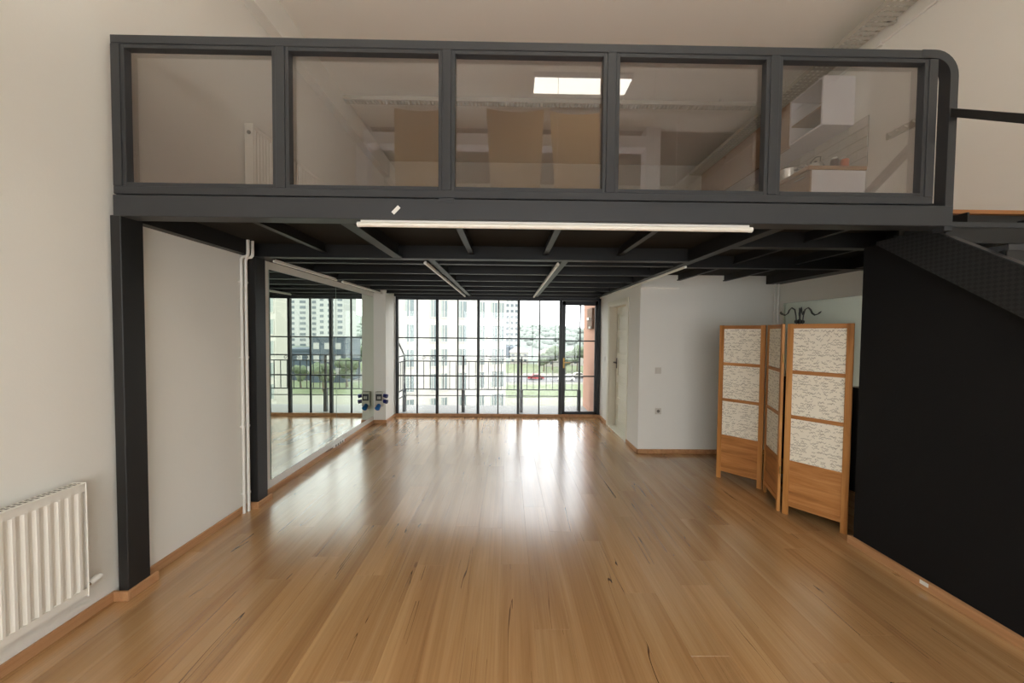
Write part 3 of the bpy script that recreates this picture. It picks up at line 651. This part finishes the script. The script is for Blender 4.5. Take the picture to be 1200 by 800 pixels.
# backsplash tiles
MB().box(XE-.004, XE, YK0-.01, 5.9, ZW, 3.79).build('grout_bed', GROUT, wr)
tl = MB().box(-.006, 0, .003, .197, .003, .097).mesh('tile', TILE)
for r in range(6):
    zz = ZW+r*.1
    if zz+.1 > 3.80: break
    yy = YK0-.01-(.1 if r % 2 else 0)
    while yy < 5.85:
        o = link('tile', tl, wr); o.location = (XE-.0035, max(yy, YK0-.01), zz)
        if yy < YK0-.01: o.scale = (1, .5, 1)
        yy += .2
# things on the worktop
t = thing('cooking_pot', 'wide steel cooking pot on the hob', 'pot', (3.14, 3.86, ZW))
MB().lathe((0, 0, 0), [(.12, 0), (.13, .01), (.133, .135), (.138, .14), (.128, .138), (.122, .012), (.0, .012)], 24).build('body', CHROME, t, smooth=True)
for s in (-1, 1): MB().tube([(0, s*.13, .11), (.03, s*.165, .113), (-.03, s*.165, .113), (0, s*.13, .11)], .006, 6).build('handle', CHROME, t)
t = thing('kettle', 'round steel kettle beside the pot', 'kettle', (3.22, 3.60, ZW))
MB().lathe((0, 0, 0), [(.06, 0), (.075, .03), (.078, .06), (.06, .10), (.025, .115), (.0, .118)], 20).build('body', CHROME, t, smooth=True)
MB().lathe((0, 0, .117), [(.012, 0), (.014, .012), (.0, .02)], 12).build('lid_knob', BLACKP, t)
MB().tube([(-.06, 0, .06), (-.10, 0, .085), (-.115, 0, .10)], [.016, .011, .009], 8).build('spout', CHROME, t, smooth=True)
MB().tube([(.0, -.05, .10), (0, -.06, .15), (0, 0, .175), (0, .06, .15), (0, .05, .10)], .005, 6).build('handle', BLACKP, t)
for i, (xx, yy, mt, lb) in enumerate(((3.33, 3.50, BROWNJ, 'glass jar of dark brown spice on the worktop'), (3.42, 3.49, ORANGE, 'glass jar of orange spice on the worktop'))):
    t = thing('spice_jar', lb, 'jar', (xx, yy, ZW)); MB().lathe((0, 0, 0), [(.034, 0), (.036, .01), (.036, .085), (.028, .1)], 14).build('body', mt, t, smooth=True); MB().lathe((0, 0, .1), [(.03, 0), (.03, .018), (.0, .02)], 14).build('lid', CHROME, t)
t = thing('serving_tray', 'thin white tray near the tiled edge', 'tray', (3.46, 3.66, ZW))
MB().box(-.02, .10, -.10, .1, 0, .008).build('base', KWHITE, t, bevel=.002)
MB().tube([(.02, -.02, .008), (.03, -.02, .05), (.05, -.03, .075)], .006, 6).build('handle', BRASS, t)
# peg rail on the mezzanine wall
t = thing('peg_rail', 'beige peg rail on the mezzanine wall near the kitchen', 'rail', (XE, 3.1, 3.47))
MB().box(-.02, 0, -.14, .14, -.03, .03).build('rail', GREYP, t, bevel=.003)
for i in range(4): MB().tube([(-.02, -.1+i*.066, 0), (-.055, -.1+i*.066, .012)], .008, 8).build('peg', GREYP, t)

# ================================================================== CEILING SERVICES
def cable_tray(label, x0, x1, y0, y1, z, along):
    t = thing('cable_tray', label, 'cable tray'); h = .05
    if along == 'y':
        for xx in (x0, x1-.004): MB().box(xx, xx+.004, y0, y1, z, z+h).build('side_rail', TRAY, t)
        m = MB(); n = int((y1-y0)/.05)
        for i in range(n): m.box(x0+.004, x1-.004, y0+i*.05, y0+i*.05+.032, z, z+.003)
        for k in range(1, 4): xx = x0+(x1-x0)*k/4; m.box(xx-.012, xx+.012, y0, y1, z+.003, z+.005)
        tag(m.build('perforated_base', TRAY, t), kind='stuff')
        yy = y0+.4
        while yy < y1: MB().box(x1-.004, XE, yy, yy+.03, z+.01, z+.035).build('bracket', TRAY, t); yy += 1.2
    else:
        for yy in (y0, y1-.004): MB().box(x0, x1, yy, yy+.004, z, z+h).build('side_rail', TRAY, t)
        m = MB(); n = int((x1-x0)/.05)
        for i in range(n): m.box(x0+i*.05, x0+i*.05+.032, y0+.004, y1-.004, z, z+.003)
        tag(m.build('perforated_base', TRAY, t), kind='stuff')
        for xx in (-1.5, 0., 1.5, 2.8): MB().box(xx, xx+.02, y0, y0+.02, z+h, ZC).build('hanger', TRAY, t)
    return t
cable_tray('perforated zinc cable tray high on the right wall', 3.30, 3.52, YFR, 6.3, 4.49, 'y')
cable_tray('narrow cable tray crossing the ceiling behind the railing', -2.19, 3.28, 4.60, 4.70, 4.64, 'x')
t = thing('conduit_pipe', 'white conduit along the wall under the cable tray', 'pipe')
MB().tube([(XE-.02, YFR, 4.40), (XE-.02, 6.2, 4.40)], .014, 8).build('pipe', WHITE, t, smooth=True)
for i in range(7): MB().box(XE-.04, XE, YFR+.5+i*1.5, YFR+.53+i*1.5, 4.38, 4.42).build('clip', WHITE, t)
# three kraft sheets hanging from the ceiling behind the camera (they show in the railing glass)
for (x0, x1, ztop, lean), lb in zip(((-1.54, -.86, 4.56, -.05), (-.31, .46, 4.57, .03), (.54, 1.27, 4.55, .04)), ('brown kraft sheet hanging near the left wall, mirrored in the railing glass', 'brown kraft sheet hanging in the middle, mirrored in the railing glass', 'brown kraft sheet hanging beside the panel lamp, mirrored in the railing glass')):
    t = thing('kraft_sheet', lb, 'paper sheet', ((x0+x1)/2, -.58, 3.4)); w2 = (x1-x0)/2
    m = MB(); nx, nz = 8, 8; vs = []; 
    for s in (0, .002):
        for j in range(nz+1):
            for i in range(nx+1):
                u, v_ = i/nx*2-1, j/nz
                vs.append((u*w2*(.84+.16*v_)+lean*(1-v_)*.3, .05*u*u+.03*math.sin(v_*5)+s, v_*(ztop-3.4)+.01*u*u))
    N = (nx+1)*(nz+1); f = []
    for j in range(nz):
        for i in range(nx):
            q = j*(nx+1)+i; f.append((q, q+1, q+nx+2, q+nx+1)); f.append((N+q, N+q+nx+1, N+q+nx+2, N+q+1))
    m.add(vs, f); m.build('sheet', KRAFT, t, smooth=True)
    for s in (-.7, .7): MB().tube([(s*w2, .03, ztop-3.4), (s*w2, .03, ZC-3.4)], .003, 6).build('string', WHITE, t)

# ================================================================== BALCONY
struct(MB().box(-2.75, 1.70, YW+.2, 7.62, -.25, -.05).box(-2.75, 1.74, YW+.03, YW+.2, -.25, -.04).build('balcony_slab', BALC), 'pale grey balcony floor outside the windows')
sw_ = struct(MB().box(1.70, 2.3, YW+.06, 7.62, -.3, 4.).build('wall_balcony', SALMON), 'salmon rendered side wall of the balcony')
t = thing('wall_lantern', 'brown box lantern on the salmon balcony wall', 'lamp', (1.70, 6.9, 1.87))
MB().box(-.05, 0, -.20, .20, -.20, .22).build('back_box', mat('brown_metal', (110, 84, 66), .5), t, bevel=.004)
MB().box(-.09, -.05, -.12, .06, -.02, .03).build('lens', WHITE, t); MB().box(-.08, -.05, -.16, -.06, -.19, -.15).build('sensor', WHITE, t)
br = thing('balcony_railing', 'grey metal balcony railing with upright bars and scrolls', 'railing', (0, 6.98, 0))
ry = 0; zt, z2, z3, z4 = 1.10, .99, .415, .285
posts = [xat(px, 450, 6.98) for px in (474, 543, 611, 678.5)]
for z, r in ((zt, .012), (z2, .010), (z3, .010), (z4, .008)): MB().box(posts[0], posts[3]+.02, -r, r, z-r, z+r).build('rail', RAILM, br)
for i, pxx in enumerate(posts):
    MB().box(pxx-.018, pxx+.018, -.018, .018, z3, zt).build('post', RAILM, br); MB().box(pxx-.032, pxx+.032, -.032, .032, -.05, z3).build('post_base', RAILM, br)
bar = MB().box(-.006, .006, -.006, .006, z3, z2).mesh('bar', RAILM)
xx = posts[0]+.13
while xx < posts[3]-.05:
    o = link('bar', bar, br); o.location = (xx, 0, 0); xx += .132
def scroll(cx, s):
    pts = []
    for k in range(15):
        a = k/14*3.6*math.pi/1.6; r = .045*(1-k/18); pts.append((cx+s*(.05-r*math.cos(a)), 0, (zt+z2)/2+r*math.sin(a)*.9))
    return MB().tube(pts, .006, 5).build('scroll', RAILM, br)
for i in range(3):
    for c in ((posts[i]+posts[i+1])/2,): scroll(c, 1); scroll(c, -1); scroll(c+.16, 1); scroll(c-.16, -1)
for z, r in ((zt, .012), (z2, .010), (z3, .010), (z4, .008)): MB().box(posts[0]-r, posts[0]+r, -.50, 0, z-r, z+r).build('rail', RAILM, br)
for k in range(1, 4): o = link('bar', bar, br); o.location = (posts[0], -.12*k, 0)
MB().tube([(posts[0], 0, zt), (posts[0], -.42, zt+.30)], .016, 8).build('stay', RAILM, br)

# ================================================================== OUTSIDE
ZG = -11.
struct(B(-300, 400, 12, 900, ZG-.5, ZG).build('ground', GROUND), 'pale ground far below the balcony')
struct(MB().obox((20, 92, ZG+.03), (110, 8, 0), (-.5, 6, 0), (0, 0, .03)).build('road', ROAD), 'grey road running past the buildings')
struct(MB().obox((14, 74, ZG+.03), (60, 4, 0), (0, 8, 0), (0, 0, .03)).obox((30, 120, ZG+.03), (80, 4, 0), (0, 14, 0), (0, 0, .03)).build('grass_verge', GRASS), 'green verge beside the road')
wincache = {}
def building(name, label, origin, dirx, W, D, z1, floors, cols, wsz, wallm, panem, z0=ZG, floor_h=3., ztop_first=None, curtain=True, group=None, roofm=None):
    """facade along dirx (unit, from origin), facing the viewer side; window rows are counted down from ztop_first"""
    t = thing(name, label, 'building', (origin[0], origin[1], z0), math.atan2(dirx[1], dirx[0]), group)
    hh = z1-z0
    MB().box(0, W, 0, D, 0, hh).build('wall', wallm, t)
    MB().box(-.2, W+.2, -.2, D+.2, hh, hh+.5).build('parapet', roofm or wallm, t)
    for (u, wd) in cols:
        for k in range(floors):
            zc = ztop_first-z0-k*floor_h
            if zc-wsz < .5: break
            key = (name, round(wd, 2), wsz)
            if key not in wincache:
                mm = MB().box(-wd/2, wd/2, -.05, .10, -wsz, 0, 0)
                if curtain:
                    mm.box(-wd/2-.06, -wd/2, -.09, .1, -wsz-.05, .05, 1).box(wd/2, wd/2+.06, -.09, .1, -wsz-.05, .05, 1).box(-.04, .04, -.08, .1, -wsz, 0, 1).box(-wd/2-.06, wd/2+.06, -.12, .1, -wsz-.12, -wsz, 1)
                    mm.box(-wd/2, -wd/2+wd*.27, -.06, .0, -wsz, -.02, 2)
                wincache[key] = mm.mesh('window', panem, wallm, CURT)
            o = link('window', wincache[key], t); o.location = (u, 0, zc)
    return t
# near pale block, facade slightly turned: passes through (-11.8,41) and (-.3,45.6)
a0 = Vector((-11.8, 41.)); a1 = Vector((-.3, 45.6)); du = (a1-a0).normalized(); nrm = Vector((-du.y, du.x))
def uon(px, py=400):
    d = pixdir(px, py); d2 = Vector((d.x, d.y)); t_ = a0.dot(nrm)/d2.dot(nrm); return (d2*t_-a0).dot(du), t_
cols = []
for l, r in ((474.5, 485), (504.5, 511), (517, 524), (537, 546.5), (562, 567.5), (575.5, 582.5), (584.5, 590)):
    ua, ub = uon(l)[0], uon(r)[0]; cols.append(((ua+ub)/2+26, ub-ua))
cols += [(26-1.2-i*3.4, 1.1) for i in range(1, 7)]
uR = uon(593)[0]+26
org = a0-du*26
d = pixdir(480, 350); tz = uon(480, 350)[1]; zfirst = H+d.z*tz
building('apartment_block', 'near pale stone apartment block with tall paired windows', (org.x, org.y), (du.x, du.y), uR, 14, 22, 9, [(c, w_) for c, w_ in cols], 2.05, FACADE, PANE, ztop_first=zfirst+6.0, floor_h=3.02)
building('tower_block', 'pale high-rise with a grid of small windows behind the near block', (-6.5, 178), (1, .02), 12.6, 16, 46, 19, [(1.6+i*2.35, 1.3) for i in range(5)], 1.3, FACADE2, PANE2, ztop_first=40, curtain=False)
building('low_block', 'low grey building at the foot of the pale high-rise', (-6, 150), (1, 0), 10.6, 10, -5.5, 2, [(1.5+i*3, 1.6) for i in range(5)], 1.3, DARKF, FACADE2, ztop_first=-6.3, curtain=False)
# what the wall mirrors show, to the right
building('tower_block', 'tall pale high-rise with wide windows seen in the mirrors', (100, 192), (1, -.05), 19, 16, 60, 22, [(2.5, 4), (9.5, 3.2), (15.5, 3.2)], 1.5, FACADE2, PANE2, ztop_first=54, curtain=False)
building('tower_block', 'slender pale high-rise beside the hill in the mirrors', (84, 186), (1, .0), 15, 15, 55, 22, [(2.2, 2.6), (7.2, 3.2), (12., 2.)], 1.5, FACADE2, PANE2, ztop_first=49, curtain=False)
building('low_block', 'blue grey low block with bright windows seen in the mirrors', (34.5, 82), (1, 0), 8, 9, -.6, 3, [(1.4+i*2.6, 1.3) for i in range(3)], 1.5, DARKF, FACADE2, ztop_first=-1.4, curtain=False)
building('low_block', 'lower slate block beside the blue grey one in the mirrors', (43.5, 86), (1, 0), 9, 9, -3.6, 2, [(1.4+i*2.6, 1.3) for i in range(3)], 1.5, DARKF, FACADE2, ztop_first=-4.4, curtain=False)
building('apartment_block', 'pale apartment block at the right seen only in the mirrors', (27.4, 47.5), (1, .1), 16, 2.6, 20, 8, [(.95+i*3.6, 1.35) for i in range(4)], 2.0, FACADE, PANE, ztop_first=H+ .0925*48+6.0, curtain=True)
# wooded hill
m = MB(); nx, ny = 60, 14; vs = []
for j in range(ny+1):
    for i in range(nx+1):
        X = -60+i*7.; Y = 135+j*22.; t_ = j/ny
        z = ZG+ (t_**.8)*(14+6*math.sin(X*.021+1)+ (26*math.exp(-((X-205)/60)**2))) + random.uniform(-.8, .8)*(t_ > .02)
        vs.append((X, Y, z))
m.add(vs, [(j*(nx+1)+i, j*(nx+1)+i+1, (j+1)*(nx+1)+i+1, (j+1)*(nx+1)+i) for j in range(ny) for i in range(nx)])
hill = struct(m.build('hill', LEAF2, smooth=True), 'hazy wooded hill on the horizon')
ico = bmesh.new(); bmesh.ops.create_icosphere(ico, subdivisions=2, radius=1.)
iv = [v.co.copy() for v in ico.verts]; ifc = [tuple(v.index for v in f.verts) for f in ico.faces]; ico.free()
m = MB()
for k in range(1500):
    i = random.randrange(nx); j = random.randrange(1, ny); bx_, by_, bz_ = vs[j*(nx+1)+i]
    s = random.uniform(1.2, 2.6); bx_ += random.uniform(-3, 3); by_ += random.uniform(-10, 10)
    if by_ < 222 and (bx_ < 12 or 76 < bx_ < 128): continue
    m.add([(bx_+v.x*s*1.2*random.uniform(.85, 1.15), by_+v.y*s, bz_+s*.5+v.z*s*random.uniform(.85, 1.15)) for v in iv], ifc)
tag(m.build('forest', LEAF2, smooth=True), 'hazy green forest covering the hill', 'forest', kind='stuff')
def tree(label, x, y, h, grp):
    t = thing('tree', label, 'tree', (x, y, ZG), group=grp)
    MB().tube([(0, 0, 0), (.1, 0, h*.3), (0, .1, h*.6)], [.2, .15, .08], 7).build('trunk', BARK, t)
    m = MB()
    for k in range(16):
        a = random.uniform(0, 6.28); r = random.uniform(0, .26)*h; s = random.uniform(.12, .2)*h; zc = h*random.uniform(.45, .88)
        m.add([(r*math.cos(a)+v.x*s*random.uniform(.8, 1.2), r*math.sin(a)+v.y*s, zc+v.z*s*random.uniform(.8, 1.2)) for v in iv], ifc)
    m.build('crown', LEAF, t)
for x_, y_, h_ in ((17.5, 106, 7), (22.5, 110, 8), (27.5, 108, 7.5), (32, 112, 8), (15, 114, 8), (11.5, 108, 6)): tree('green street tree along the road beyond the balcony', x_, y_, h_, 'street trees beyond the balcony')
for x_, y_, h_ in ((33, 70, 6), (31, 76, 6.5), (40, 74, 5), (37, 104, 8), (44, 108, 8), (51, 110, 9)): tree('leafy green tree between the low blocks seen in the mirrors', x_, y_, h_, 'trees in the mirror view')
def car(label, x, y, m_, rz):
    t = thing('car', label, 'car', (x, y, ZG+.06), rz)
    MB().prism([(-2.1, .3), (-2.1, .75), (-1.9, .9), (-1.2, .95), (-.7, 1.42), (.9, 1.42), (1.5, .95), (2.1, .85), (2.15, .3)], 'y', -.85, .85).build('body', m_, t)
    MB().prism([(-1.0, .95), (-.62, 1.36), (.82, 1.36), (1.3, .95)], 'y', -.87, .87).build('windows', BLACKP, t)
    for sx in (-1.35, 1.35):
        for sy_ in (-.78, .78): MB().tube([(sx, sy_-.1, .32), (sx, sy_+.1, .32)], .32, 12).build('wheel', BLACKP, t)
car('white car on the road', 15.2, 88, WHITE, .05); car('red car on the road beside the near block', 7.5, 90, RED, .05); car('silver car parked past the white one', 19.5, 94, GREYP, .05)

HROOF = mat('pale_roof', (134, 125, 117), .8); k_ = 0
for hx_, hy_, hw_, lb in ((16, 124, 9, 'small white house with hipped roof at the foot of the hill'), (29, 128, 10, 'long white house with pale roof at the foot of the hill'), (4.5, 133, 7, 'white house half hidden by the near block'), (43, 126, 9, 'white house among trees behind the low blocks')):
    t = thing('house', lb, 'house', (hx_, hy_, ZG)); hd = 6.
    MB().box(-hw_/2, hw_/2, 0, hd, 0, 4.5).build('wall', FACADE, t)
    MB().add([(-hw_/2-.4, -.4, 4.5), (hw_/2+.4, -.4, 4.5), (hw_/2+.4, hd+.4, 4.5), (-hw_/2-.4, hd+.4, 4.5), (-hw_/4, hd/2, 6.6), (hw_/4, hd/2, 6.6)], [(0, 1, 5, 4), (1, 2, 5), (2, 3, 4, 5), (3, 0, 4), (3, 2, 1, 0)]).build('roof', HROOF, t)
    for r_ in range(2):
        for c_ in range(3): MB().box(-hw_*.35+c_*hw_*.35-.5, -hw_*.35+c_*hw_*.35+.5, -.06, .05, .9+r_*2, 2.+r_*2).build('window', PANE2, t)
